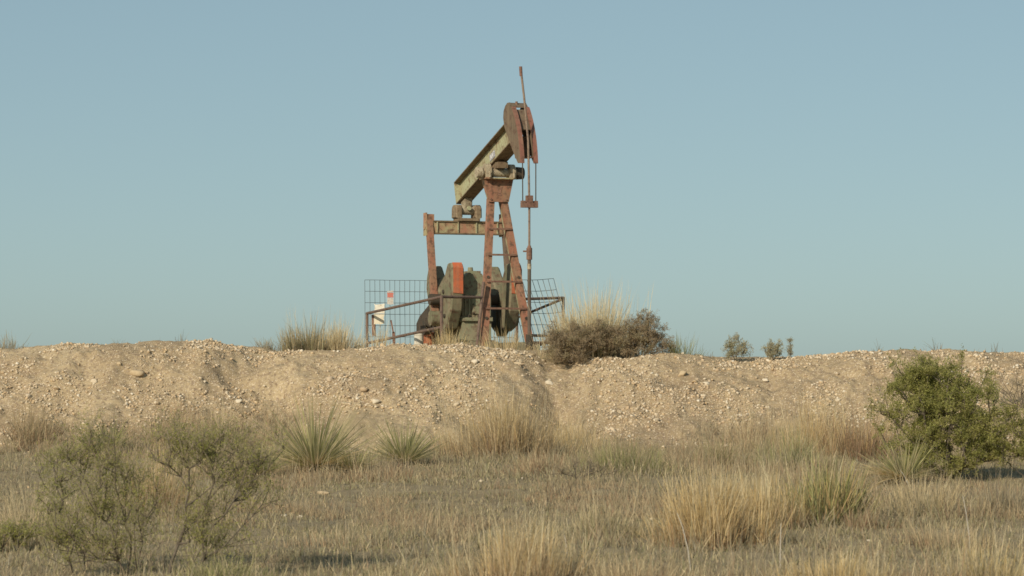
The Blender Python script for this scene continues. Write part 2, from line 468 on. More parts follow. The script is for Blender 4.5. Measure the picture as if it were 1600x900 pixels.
# base skid
mb = MB()
for s in (-1, 1): mb.beam((-3.6, .42 * s, .16), (1.05, .42 * s, .16), .12, .26)
for x in (-3.4, -2.4, -1.2, -.1, .9): mb.box(x - .06, x + .06, -.36, .36, .06, .26)
mb.build('base_skid', olive, unit)
MB().box(-3.8, 1.3, -.85, .85, -.3, .03).build('foundation', mat_plain('concrete', (.40, .35, .28), .9, .3, 5), unit)

# samson post: two front legs, a rear leg, ladder rungs, top plate
TOPX = -.06; BASX = .58
def channel(mb, p0, p1, w, d, t=.022, up=(1, 0, 0)):
    mb.beam(p0, p1, w, t, up, (0, d / 2 - t / 2))                      # web to the front
    mb.beam(p0, p1, t, d - t, up, (-w / 2 + t / 2, -t / 2)); mb.beam(p0, p1, t, d - t, up, (w / 2 - t / 2, -t / 2))
for s in (-1, 1):
    mb = MB(); channel(mb, (BASX, .50 * s, .0), (TOPX, .13 * s, 3.10), .135, .11)
    o = mb.build('leg', salmon, unit)
    MB().beam((BASX - .085, (.50 - .05) * s, .02), (TOPX - .085, (.13 - .05) * s, 3.05), .014, .07, (1, 0, 0)).build('edge_flange', webpaint, o)
    MB().box(BASX - .16, BASX + .14, .50 * s - .15, .50 * s + .15, .0, .035).build('foot_plate', olive, o)
    for zz in (.75, 1.55):
        k = (3.1 - zz) / 3.1
        MB().tube((TOPX + (BASX - TOPX) * k + .05, (.13 + .37 * k) * s, zz), (TOPX + (BASX - TOPX) * k + .075, (.13 + .37 * k) * s, zz), .03, .03, 8).build('bolt', dark, o)
mb = MB(); channel(mb, (-.55, -.10, .0), (-.13, -.10, 3.1), .11, .11)
mb.build('rear_leg', salmon_g, unit)
for zz in (.94, 1.465, 1.99, 2.50):
    k = (3.1 - zz) / 3.1; xx = TOPX + (BASX - TOPX) * k + .06; hw = .13 + .37 * k + .03
    mb = MB(); mb.box(xx - .02, xx + .035, -hw, hw, zz - .018, zz + .018)
    mb.build('ladder_rung', rustm, unit)
plate = [(-.30, 3.47), (.30, 3.47), (.205, 3.03), (-.205, 3.03)]
mb = MB()
for x0, x1 in ((TOPX + .085, TOPX + .115),):
    vs = [(x, p[0], p[1]) for x in (x0, x1) for p in plate]
    mb.add(vs, [(0, 1, 2, 3), (7, 6, 5, 4), (0, 4, 5, 1), (1, 5, 6, 2), (2, 6, 7, 3), (3, 7, 4, 0)])
tp = mb.build('top_plate', salmon, unit)
for by, bz0 in ((-.24, 3.42), (-.08, 3.42), (.08, 3.42), (.24, 3.42), (-.16, 3.08), (.16, 3.08)):
    MB().tube((TOPX + .113, by, bz0), (TOPX + .135, by, bz0), .018, .018, 6).build('bolt', rustm, tp)
# raised maker's mark on the plate: two leaning strokes over a bar
mb = MB(); xm = TOPX + .118
mb.beam((xm, -.045, 3.33), (xm, .0, 3.19), .028, .01, (1, 0, 0)); mb.beam((xm, .055, 3.34), (xm, .015, 3.19), .028, .01, (1, 0, 0)); mb.box(xm - .005, xm + .005, -.03, .055, 3.155, 3.185)
mb.build('cast_emblem', mat_paint('emblem_paint', (.33, .17, .12), (.28, .16, .11), (.2, .11, .08), .4, 6), tp)
mb = MB()
for s in (-1, 1):
    mb.add([(TOPX + .085, .292 * s, 3.465), (TOPX + .085, .20 * s, 3.03), (-.14, .16 * s, 3.03), (-.22, .26 * s, 3.465)], [(0, 1, 2, 3)])
mb.box(-.20, .20, -.31, .31, 3.472, 3.50)
mb.build('cap_box', salmon_g, unit)

# saddle bearing
mb = MB(); mb.tube((.06, -.40, 3.60), (.06, .40, 3.60), .085, .085, 16)
sad = mb.build('saddle_shaft', bearing, unit, True)
MB().tube((.06, .36, 3.60), (.06, .50, 3.60), .125, .115, 16).build('bearing_cap', dark, sad, True)
MB().tube((.06, -.47, 3.60), (.06, -.36, 3.60), .105, .115, 16).build('bearing_cap', bearing, sad, True)
for s in (-1, 1):
    mb = MB(); mb.box(-.06, .19, .25 * s - .055, .25 * s + .055, 3.501, 3.68); mb.tube((.06, .25 * s - .06, 3.66), (.06, .25 * s + .06, 3.66), .11, .11, 12)
    o = mb.build('bearing_housing', bearing, sad)
    for q in (-.1, .16):
        MB().tube((.06 + q + .02, .25 * s, 3.5), (.06 + q + .02, .25 * s, 3.62), .022, .022, 6).build('bolt', bearing, o)
MB().box(-.18, .30, -.10, .10, 3.68, 3.80).build('saddle_block', flange, unit)

# walking beam
TILT = math.atan(.319)
bz = lambda x: 4.02 + (x) * math.tan(TILT)
u = Vector((math.cos(TILT), 0, math.sin(TILT))); nrm = Vector((-math.sin(TILT), 0, math.cos(TILT)))
P0 = Vector((-2.18, 0, bz(-2.18))); P1 = Vector((1.25, 0, bz(1.25)))
bm_ = MB(); bm_.beam(P0, P1, .03, .43)
walk = bm_.build('walking_beam', webpaint, unit)
MB().beam(P0 + nrm * .225, P1 + nrm * .225, .28, .02).build('top_flange', flange, walk)
MB().beam(P0 - nrm * .225, P1 - nrm * .225, .28, .02).build('bottom_flange', flange, walk)
MB().beam(P0 - nrm * .214, P0 + nrm * .214, .276, .02, tuple(u)).build('end_plate', webpaint, walk)
for xx in ():
    c = Vector((xx, 0, bz(xx)))
    for s in (-1, 1):
        MB().beam(c - nrm * .212 + Vector((0, .07 * s, 0)), c + nrm * .212 + Vector((0, .07 * s, 0)), .10, .014, tuple(u)).build('stiffener', webpaint, walk)
c = Vector((-.27, -.0195, bz(-.27) + .02))
badge = MB(); badge.beam(c - u * .15, c + u * .15, .009, .13); badge = badge.build('badge', mat_plain('badge_grey', (.40, .40, .43), .6, .25, 20), walk)
mb = MB()
w0 = c + Vector((0, -.009, 0))
def stroke(a, b, w=.016): mb.beam(w0 + u * a[0] + nrm * a[1], w0 + u * b[0] + nrm * b[1], .008, w)
stroke((-.12, -.045), (-.085, .045)); stroke((-.085, .045), (-.04, -.045)); stroke((-.02, -.045), (.005, .04)); stroke((.005, .04), (.035, -.03)); stroke((.035, -.03), (.085, .05)); stroke((.085, .05), (.12, .045))
mb.build('badge_mark', mat_plain('badge_white', (.72, .72, .70), .6, .2, 20), badge)

# horsehead
PIV = (0.0, 3.57); RR = 1.745
def arc(a, r=RR): return (PIV[0] + r * math.cos(R(a)), PIV[1] + r * math.sin(R(a)))
front = [arc(3.5 + (43.5 - 3.5) * k / 14) for k in range(15)]
back = [(1.12, 4.885), (1.0, 4.885), (.88, 4.83), (.80, 4.74), (.775, 4.62), (.83, 4.45), (1.08, 4.17), (1.36, 3.90), (1.60, 3.685)]
head = MB()
poly = front + back
for s in (-1, 1):
    y0, y1 = sorted((.150 * s, .172 * s))
    head.prism(poly, y0, y1)
hh = head.build('horsehead', hhbrown, unit)
for s in (-1, 1):
    mb = MB()
    for k in range(14):
        a0 = 3.5 + 40 * k / 14; a1 = 3.5 + 40 * (k + 1) / 14
        y0, y1 = sorted((.098 * s, .178 * s))
        q = [arc(a0, RR + .002), arc(a1, RR + .002), arc(a1, RR + .03), arc(a0, RR + .03)]
        mb.prism(q, y0, y1)
    mb.build('wireline_track', hhred, hh)
mb = MB()
q = [arc(27, RR - .10), arc(43.0, RR - .10), arc(43.0, RR - .03), arc(36, RR - .03), arc(27, RR - .05)]
mb.prism(q, -.149, .149); mb.build('front_plate', hhbrown, hh)
MB().prism([(.82, 4.84), (1.06, 4.886), (1.27, 4.80), (1.27, 4.775), (1.06, 4.86), (.82, 4.815)], -.149, .149).build('top_cover', hhbrown, hh)
MB().prism([arc(9, 1.45), arc(27, 1.45), arc(27, 1.40), arc(9, 1.40)], -.149, .149).build('back_plate', hhbrown, hh)
MB().tube((1.14, -.03, 4.80), (1.14, -.03, 4.905), .03, .025, 8).build('hook', rustm, hh)
MB().tube((1.60, -.149, 3.80), (1.60, .149, 3.80), .018, .018, 6).build('cross_bolt', rustm, hh)
# bridle
for s in (-1, 1):
    pts = [(arc(a, RR + .016)[0], .135 * s, arc(a, RR + .016)[1]) for a in (34, 29, 24, 19, 14, 9, 3)] + [(RR + .02, .132 * s, 2.86)]
    MB().path(pts, .0115, 6).build('bridle_cable', dark, hh)

# equalizer and tail bearing
EX = -1.86
mb = MB()
mb.box(EX - .09, EX + .09, -.80, .80, 2.50, 2.72)
eq = mb.build('equalizer_beam', salmon_g, unit)
MB().box(EX - .12, EX + .12, -.74, .74, 2.72, 2.745).build('top_flange', flange, eq)
MB().box(EX - .12, EX + .12, -.74, .74, 2.475, 2.50).build('bottom_flange', flange, eq)
for y in (-.66, -.22, .17, .62):
    MB().box(EX + .088, EX + .118, y - .012, y + .012, 2.50, 2.72).build('stiffener', webpaint, eq)
mb = MB(); mb.box(EX - .16, EX + .16, -.23, .23, 2.745, 2.80)
for s in (-1, 1):
    mb.prism([(EX - .15, 2.80), (EX + .15, 2.80), (EX + .15, 3.0), (EX + .09, 3.07), (EX - .09, 3.07), (EX - .15, 3.0)], .205 * s - .07, .205 * s + .07, .025)
tb = mb.build('tail_bearing', mat_paint('tail_bearing_paint', (.22, .16, .10), (.28, .22, .14), (.13, .08, .05), .5, 6), unit)
MB().tube((EX, -.14, 2.97), (EX, .14, 2.97), .10, .10, 14).build('bearing_shaft', bearing, tb, True)
mb = MB(); mb.prism([(EX - .09, 2.97), (EX + .09, 2.97), (EX + .12, 3.21), (EX - .12, 3.14)], -.085, .085, .02); mb.build('bearing_hanger', mat_paint('hanger_paint', (.34, .29, .20), (.26, .21, .14), (.14, .09, .06), .48, 7), tb)
MB().tube((EX + .12, 0, 3.0), (EX + .17, 0, 3.0), .045, .045, 8).build('grease_cap', webpaint, tb)

# gearbox
gb = MB()
def slab(prof, x0, x1):
    n = len(prof)
    gb.add([(x, p[0], p[1]) for x in (x0, x1) for p in prof], [(i, (i + 1) % n, n + (i + 1) % n, n + i) for i in range(n)] + [tuple(range(n - 1, -1, -1)), tuple(range(n, 2 * n))])
slab([(-.42, .34), (.19, .34), (.19, .70), (.22, .71), (.22, .80), (.19, .81), (.19, 1.20), (.16, 1.27), (-.39, 1.27), (-.42, 1.20), (-.42, .81), (-.45, .80), (-.45, .71), (-.42, .70)], -2.0, -.92)
slab([(-.41, 1.271), (.175, 1.271), (.10, 1.44), (.0, 1.66), (-.28, 1.68), (-.36, 1.60), (-.405, 1.44)], -1.42, -.935)
gear = gb.build('gearbox', gearp, unit)
MB().box(-.918, -.86, -.43, .20, .72, .79).build('split_flange', gearp, gear)
MB().box(-.918, -.895, -.22, .10, .86, 1.24).build('inspection_cover', gearp, gear)
for y in (-.36, -.28, .15): MB().box(-.918, -.88, y - .012, y + .012, .82, 1.24).build('rib', gearp, gear)
for y, z in ((-.22, .88), (-.22, 1.05), (-.22, 1.22), (.06, .88), (.06, 1.05), (.06, 1.22)): MB().tube((-.895, y + .02, z), (-.875, y + .02, z), .018, .018, 6).build('cover_bolt', dark, gear)
for y in (-.3, -.1, .1): MB().tube((-.87, y, .79), (-.87, y, .85), .02, .02, 6).build('flange_bolt', dark, gear)
MB().box(-1.36, -.98, -.25, -.01, 1.665, 1.715).build('lid', gearp, gear)
MB().tube((-1.15, -.17, 1.715), (-1.15, -.17, 1.79), .06, .05, 10).build('breather_cap', gearp, gear)
MB().box(-2.1, -.80, -.40, .22, .03, .34).build('gearbox_pedestal', olive, unit)
MB().box(-.80, -.775, -.36, -.04, .06, .32).build('pedestal_panel', gearp, unit)
MB().tube((-1.38, -.95, 1.15), (-1.38, .95, 1.15), .11, .11, 16).build('crank_shaft', dark, unit, True)

# cranks with their counterweights
for s in (-1, 1):
    ya, yb = sorted((.50 * s, .68 * s))
    mb = MB(); mb.prism([(-1.52, 1.36), (-1.26, 1.36), (-1.24, .5), (-1.36, .42), (-1.48, .42), (-1.56, .5)], ya, yb, .02)
    ck = mb.build('crank_arm', olive, unit)
    ya, yb = sorted((.485 * s, .735 * s))
    fw = [(-1.33, 1.30), (-.90, 1.86), (-.70, 1.86), (-.62, 1.76), (-.62, 1.28), (-.72, .92), (-.98, .58), (-1.2, .52), (-1.33, .62)]
    mb = MB(); mb.prism(fw, ya, yb, .03); o = mb.build('counterweight', olive, unit)
    MB().add([(-.612, ya + .022, 1.27), (-.612, yb - .022, 1.25), (-.612, yb - .022, 1.764), (-.612, ya + .022, 1.764),
              (-.69, ya + .026, 1.868), (-.69, yb - .026, 1.868), (-.64, ya + .022, 1.25), (-.64, yb - .022, 1.25)],
             [(0, 1, 2, 3), (3, 2, 5, 4), (0, 6, 7, 1)]).build('orange_face', orange, o)
    rw = [(-1.43, 1.30), (-1.97, 1.84), (-2.08, 1.84), (-2.20, 1.62), (-2.24, 1.40), (-2.06, 1.0), (-1.88, .66), (-1.6, .52), (-1.43, .62)]
    mb = MB(); mb.prism(rw, ya, yb, .03); mb.build('counterweight', olive, unit)
    for bx0, bz0 in ((-1.12, 1.30), (-1.05, .82), (-1.66, 1.25), (-1.72, .86)):
        MB().tube((bx0, .73 * s, bz0), (bx0, .765 * s, bz0), .04, .04, 8).build('weight_bolt', dark, unit)
    # pitman arm
    yp = .805 * s
    mb = MB(); mb.beam((-1.44, yp, .78), (EX, yp, 2.86), .12, .13, (1, 0, 0))
    pm = mb.build('pitman_arm', salmon if s < 0 else mat_paint('shaded_pitman_paint', (.17, .10, .07), (.14, .11, .08), (.08, .05, .04), .5, 3), unit)  # right arm: shade from the post put into a darker brown paint
    MB().tube((-1.44, yp - .11, .78), (-1.44, yp + .11, .78), .15, .15, 14).build('wrist_pin', olive, pm, True)
    mb = MB()
    mb.box(EX - .09, EX + .09, yp - .085, yp - .062, 2.44, 2.90); mb.box(EX - .09, EX + .09, yp + .062, yp + .085, 2.44, 2.87)
    mb.tube((EX, yp - .10, 2.62), (EX, yp + .10, 2.62), .06, .06, 8)
    mb.build('top_bracket', salmon_g, pm)

# prime mover behind: belt guard, motor, brake drum
mb = MB(); mb.prism([(-3.3, .35), (-2.2, .35), (-1.9, .85), (-1.9, 1.1), (-2.15, 1.2), (-3.1, .85), (-3.3, .7)], -.60, -.42, .03)
mb.build('belt_guard', dark, unit)
mb = MB(); mb.tube((-2.95, -.35, .58), (-2.95, .35, .58), .24, .24, 16); mb.box(-3.15, -2.75, -.25, .25, .28, .40)
mb.build('motor', olive, unit, True)
mb = MB(); mb.tube((-1.75, -.96, .62), (-1.75, -.82, .62), .17, .17, 14); mb.build('brake_drum', dark, unit, True)

# ------------------------------------------------------------------ wellhead and polished rod
wx, wy, _ = loc2world(1.765, 0, 0); wz = terr(wx, wy) - .03
well = empty('wellhead', (wx, wy, wz)); tag(well, 'dark upright wellhead pipe rising from the pad in front of the pumping unit', 'wellhead')
top = PZ + 1.86 - wz
MB().tube((0, 0, 0), (0, 0, top), .036, .036, 10).build('riser_pipe', mat_paint('dark_pipe', (.10, .085, .065), (.13, .10, .08), (.12, .075, .055), .45, 5), well, True)
mb = MB(); mb.tube((0, 0, top - .02), (0, 0, top + .2), .058, .058, 10); mb.tube((0, 0, top + .2), (0, 0, top + .25), .045, .03, 10); mb.tube((-.12, 0, top + .14), (0, 0, top + .14), .018, .018, 6)
mb.build('stuffing_box', rustm, well, True)
MB().tube((0, 0, 0), (0, 0, .34), .07, .065, 12).build('casing_head', dark, well, True)
MB().tube((0, 0, .18), (.45, .5, .18), .03, .03, 8).build('flow_line', rustm, well, True)
MB().tube((0, -.0, top - .10), (0, 0, top - .2), .039, .039, 8).build('worn_band', bearing, well)
rod = empty('polished_rod', (wx, wy, PZ + 2.0)); tag(rod, 'long slightly bent steel polished rod hanging before the horsehead', 'rod')
rz = PROT
mb = MB(); mb.path([(0, 0, -.02), (0, 0, .9), (-.02, 0, 2.1), (-.10, 0, 2.95), (-.155, 0, 3.42)], .021, 8)
mb.build('rod', rodm, rod, True)
MB().tube((-.155, 0, 3.34), (-.165, 0, 3.52), .03, .03, 8).build('coupling', rustm, rod)
Mz = Matrix.Rotation(PROT, 4, 'Z')
mb = MB(); mb.box(-.055, .055, -.16, .16, .83, .92, Mz); cb = mb.build('carrier_bar', rustm, rod)
MB().box(-.05, .05, -.06, .06, .921, 1.06, Mz).build('rod_clamp', rustm, rod)
for s in (-1, 1): MB().box(-.04, .04, .128 * s - .035, .128 * s + .035, .921, .96, Mz).build('cable_end', rustm, cb)

# ------------------------------------------------------------------ guard rails, mesh panels, signs
railm = mat_paint('rail_rust', (.155, .11, .088), (.18, .12, .095), (.09, .06, .05), .5, 6)
def rail_fence(label, posts, rails, braces=()):
    e = empty('guard_rail', loc2world(*posts[0][0])); e.location.z = PZ
    inv = Matrix.Translation(-Vector(e.location))
    W = lambda p: inv @ Vector(loc2world(*p))
    for a, b in posts: MB().tube(W(a), W(b), .030, .030, 8).build('post', railm, e, True)
    for r_ in rails: MB().path([W(p) for p in r_], .028, 8).build('rail', railm, e, True)
    for a, b in braces: MB().beam(W(a), W(b), .08, .02).build('brace_plate', rustm, e)
    return tag(e, label, 'guard rail', 'pipe guard rails round the unit')
LA = (1.0, -1.5); LB = (-3.35, -1.63)
rail_fence('rusty pipe guard rail running along the left side of the pumping unit',
           [((LA[0], LA[1], .0), (LA[0], LA[1], 1.17)), ((LB[0], LB[1], .0), (LB[0], LB[1], .93)), ((.62, -.66, .1), (.46, -.46, 1.45))],
           [[(LA[0], LA[1], 1.14), (LB[0], LB[1], .91)], [(LA[0], LA[1], .56), (LB[0], LB[1], .30)],
            [(LA[0], LA[1], 1.14), (.50, -.51, 1.15)]],
           [((LB[0] + .04, LB[1] + .12, .88), (LB[0] + .02, LB[1] + .14, .45))])
RA = (-.35, 1.5); RB = (-3.35, 1.62)
rail_fence('rusty pipe guard rail with square corner right of the wellhead',
           [((RA[0], RA[1], .0), (RA[0], RA[1], 1.20)), ((RB[0], RB[1], .0), (RB[0], RB[1], .97))],
           [[(RA[0], RA[1], 1.18), (.36, .43, 1.13)], [(RA[0], RA[1], .42), (.46, .48, .42)],
            [(RA[0], RA[1], 1.16), (RB[0], RB[1], .84)], [(RA[0], RA[1], .40), (RB[0], RB[1], .12)]])

wire = mat_plain('galvanised_wire', (.15, .165, .17), .5, .3, 30)
def mesh_panel(label, origin, ux, nv, nh, dv, dh, shear=0.0, wob=.0, rise=0.0, r=.0046):
    """nv upright wires dv apart along local y, nh level wires dh apart"""
    e = empty('wire_panel', loc2world(*origin)); inv = Matrix.Translation(-Vector(e.location))
    def P(i, k):
        t = k / (nh - 1); zt = origin[2] + k * dh
        y = origin[1] + i * dv + shear * (1 - t) * (nh - 1) * dh + wob * math.sin(3.1 * t + i * .25)
        return inv @ Vector(loc2world(origin[0] + ux * i * dv + wob * .6 * math.sin(i * .5), y, zt + rise * i + wob * .3 * math.sin(i * .8)))
    for i in range(nv):
        MB().path([P(i, k) for k in range(nh)], r, 4).build('upright_wire', wire, e)
    for k in range(nh):
        MB().path([P(i, k) for i in range(nv)], r, 4).build('level_wire', wire, e)
    return tag(e, label, 'wire panel', 'welded wire panels')
mesh_panel('upright welded wire mesh panel closing the rear left of the pump enclosure', (-3.42, -1.66, .20), 0, 31, 7, .108, .232, 0, .006)
mesh_panel('leaning bent wire mesh panel right of the wellhead', (-2.45, 1.06, .20), 0, 10, 7, .118, .229, .30, .03, .006, r=.0054)

def sign(name, label, px0, px1, py0, py1, Y, mats, seed, nick=.02):
    """thin metal plate facing the camera side; outline slightly ragged; parts stacked vertically"""
    xa, xb = (px0 - 800) / FPX * Y, (px1 - 800) / FPX * Y
    za, zb = CAM_Z + (YH - py1) / FPX * Y, CAM_Z + (YH - py0) / FPX * Y
    e = empty(name, ((xa + xb) / 2, Y, za)); g = random.Random(seed)
    w = (xb - xa) / 2; h = zb - za
    for (t0, t1, pn, m) in mats:
        pts = []
        for k in range(7): pts.append((w * (-1 + 2 * k / 6), h * t0 + (g.uniform(0, nick) if t0 == 0 else .002)))
        for k in range(1, 5): pts.append((w + g.uniform(-nick, 0), h * (t0 + (t1 - t0) * k / 5)))
        for k in range(7): pts.append((w * (1 - 2 * k / 6), h * t1 - (g.uniform(0, nick) if t1 == 1 else .002)))
        for k in range(1, 5): pts.append((-w + g.uniform(0, nick), h * (t1 - (t1 - t0) * k / 5)))
        MB().prism(pts, -.004, .004).build(pn, m, e)
    return tag(e, label, 'sign'), w, h
def mat_sign(name, base, marks, sx=3, sz=16, lo=.5):
    m, nt, N, L = new_mat(name); b = principled(nt, .55, .3)
    tc = N.new('ShaderNodeTexCoord'); mp = N.new('ShaderNodeMapping'); mp.inputs['Scale'].default_value = (sx, 1, sz)
    L.new(tc.outputs['Object'], mp.inputs['Vector'])
    f = ramp(nt, noise(nt, 1.6, 4, .7, mp.outputs[0]), [(lo, 0.0), (lo + .07, .75)])
    d = ramp(nt, noise(nt, 9, 5, .6, tc.outputs['Object']), [(.5, 0.0), (.75, .5)])
    c = mix(nt, f, base, marks); c = mix(nt, d, c, (.45, .36, .22))
    L.new(c, b.inputs['Base Color']); return m
s_white = mat_sign('white_sign_enamel', (.78, .74, .62), (.42, .36, .24), 8, 14, .56)
s_cream = mat_sign('faded_sign_lettering', (.74, .68, .52), (.30, .25, .17), 22, 26, .58)
s_red = mat_sign('faded_red_sign', (.52, .17, .13), (.66, .40, .34), 3, 30, .58)
s_low = mat_sign('worn_sign_lettering', (.56, .53, .47), (.28, .19, .16), 26, 30, .52)
SY = 62.55
sign('notice_sign', 'white weathered notice plates wired to the left mesh panel', 584, 601, 474, 507, SY, [(0, .485, 'lower_plate', s_cream), (.515, 1, 'upper_plate', s_white)], 4, .03)
sign('warning_sign', 'small faded red and white warning sign high on the left mesh panel', 604.5, 615, 454, 476, SY, [(0, .48, 'white_panel', s_low), (.5, .86, 'red_header', s_red), (.88, 1, 'pale_strip', s_low)], 6, .012)
# stake
st = empty('fence_stake', loc2world(-2.9, -1.2, 0))
mb = MB(); mb.beam((.0, 0, -.1), (-.03, 0, .42), .055, .012, (0, 1, 0)); mb.beam((-.03, 0, .40), (-.08, .0, .66), .03, .012, (0, 1, 0)); mb.build('shaft', rustm, st)
sx_, sy_ = at_depth(617, 62.0); st.location = (sx_, sy_, terr(sx_, sy_))
tag(st, 'thin bent dark steel stake below the signs on the left', 'stake')
# pale drum and orange drum behind the skid
def drum(px, Y, r, h, m, label, name):
    x, y = at_depth(px, Y); z = terr(x, y)
    e = empty(name, (x, y, z)); MB().tube((0, 0, 0), (0, 0, h), r, r, 18).build('body', m, e, True)
    for zz in (.02, h * .5, h - .02): MB().tube((0, 0, zz - .012), (0, 0, zz + .012), r + .008, r + .008, 18).build('rim_band', m, e, True)
    return tag(e, label, 'container')
drum(655, 62.6, .105, .42, pale, 'pale cream can on the pad left of the pumping unit', 'pail')
drum(671, 61.9, .12, .42, mat_paint('rusty_orange_can', (.38, .12, .05), (.28, .10, .05), (.15, .07, .04), .5, 7), 'rusty orange can between the pale can and the pumping unit', 'pail')

# ------------------------------------------------------------------ grass
def blade_mesh(base, h, az, lean, curl, w, c0, c1, seg, g):
    n = len(h)
    fa = g.uniform(0, math.pi, n)
    sd = np.stack([np.cos(fa), np.sin(fa) * .6, np.zeros(n)], -1)
    V = np.zeros((n, seg + 1, 2, 3)); C = np.zeros((n, seg + 1, 2, 3))
    p = base.copy()
    for k in range(seg + 1):
        t = k / seg
        ww = (w * (1 - t) ** .6 * .5 + w * .06)[:, None]
        V[:, k, 0] = p - sd * ww; V[:, k, 1] = p + sd * ww
        C[:, k, :] = (c0 * (1 - t) + c1 * t)[:, None, :]
        a = lean + curl * (t + .5 / seg)
        st_ = (h / seg)[:, None]
        p = p + np.stack([np.sin(a) * np.cos(az), np.sin(a) * np.sin(az), np.cos(a)], -1) * st_
    i = np.arange(n * (seg + 1) * 2).reshape(n, seg + 1, 2)
    Fq = np.stack([i[:, :-1, 0], i[:, :-1, 1], i[:, 1:, 1], i[:, 1:, 0]], -1).reshape(-1, 4)
    return V.reshape(-1, 3), Fq, C.reshape(-1, 3)
PAL = dict(
    tan=(.46, .365, .22), gold=(.64, .475, .215), straw=(.71, .59, .36), pale=(.76, .66, .44), red=(.39, .24, .15), brown=(.26, .20, .135),
    green=(.24, .265, .11), yucca=(.42, .405, .18), olive=(.31, .29, .15), grey=(.335, .305, .225), lime=(.42, .41, .16), dead=(.68, .53, .28))
def cols(names, n, g, var=.16):
    a = np.array([PAL[k] for k in names]); c = a[g.integers(0, len(names), n)]
    return c * (1 + g.normal(0, var, (n, 1))).clip(.6, 1.5)

# short cover over the whole flat (nobody could count it)
def cover():
    g = np.random.default_rng(77)
    n = 660000
    u_ = g.uniform(0, 1, n); y = 22.5 + (57.5 - 22.5) * u_
    x = g.uniform(-1, 1, n) * (y / 6 + 4.0)
    lmk = litter_mask(x, y)
    pat = fbm(x / .7, y / 1.1, 101, 4); pat2 = fbm(x / 2.2, y / 3.0, 107, 3); pat3 = fbm(x / .22, y / .3, 109, 2)
    keep = g.uniform(0, 1, n) < np.clip(.60 + pat * 1.5 + pat3 * .9, .10, 1) * (lmk ** 1.5) + .012 * (1 - lmk)
    x, y, pat, pat2, pat3 = x[keep], y[keep], pat[keep], pat2[keep], pat3[keep]; n = len(x)
    z = terrain(x, y) - .01
    sk = np.zeros(n)
    for (tx, ty, tw, th) in TUFTS:
        if ty < 54.5: sk = np.maximum(sk, np.exp(-((x - tx) / (tw * .75)) ** 2 - ((y - ty) / (tw * 1.2)) ** 2) * min(th, 1.0))
    sk = sk * (.6 + 1.2 * np.clip(pat + .3, 0, 1))
    tall = (g.uniform(0, 1, n) < .035 + .30 * np.clip(pat2 - .05, 0, 1))
    h = g.gamma(4, .0145, n) * (1 + 1.0 * np.clip(pat2 + .1, -.3, .8)) + tall * g.uniform(.05, .26, n) * np.clip(.6 + pat * 2, .2, 1.6)
    h = h * (1 + 1.6 * sk) + sk * g.uniform(0, .30, n) * (g.uniform(0, 1, n) < .45)
    c0 = cols(['grey', 'olive', 'brown', 'tan', 'brown', 'olive'], n, g, .25); c1 = cols(['tan', 'grey', 'straw', 'olive', 'brown'], n, g, .25)
    mx = np.clip(pat2 * 2.2 - .06 + pat * .9 + sk * .6, 0, 1)[:, None]
    c1 = c1 * (1 - mx) + cols(['straw', 'tan', 'tan', 'grey'], n, g, .18) * mx
    c0 = np.where((pat2 + pat > .18)[:, None], cols(['red', 'tan', 'brown'], n, g), c0)
    az = g.uniform(0, 6.28, n); lean = np.abs(g.normal(.25, .35, n)) * np.where(tall, .5, 1.3)
    V, Fq, C = blade_mesh(np.stack([x, y, z], -1), h, az, lean, g.normal(.25, .25, n), g.uniform(.006, .013, n) * np.where(tall, .6, 1.15), c0, c1, 2, g)
    o = np_obj('grass', V, Fq, DRY, None, C)
    tag(o, 'short grey and straw coloured dry grass covering the foreground', 'grass', kind='stuff')
TUFTS = []

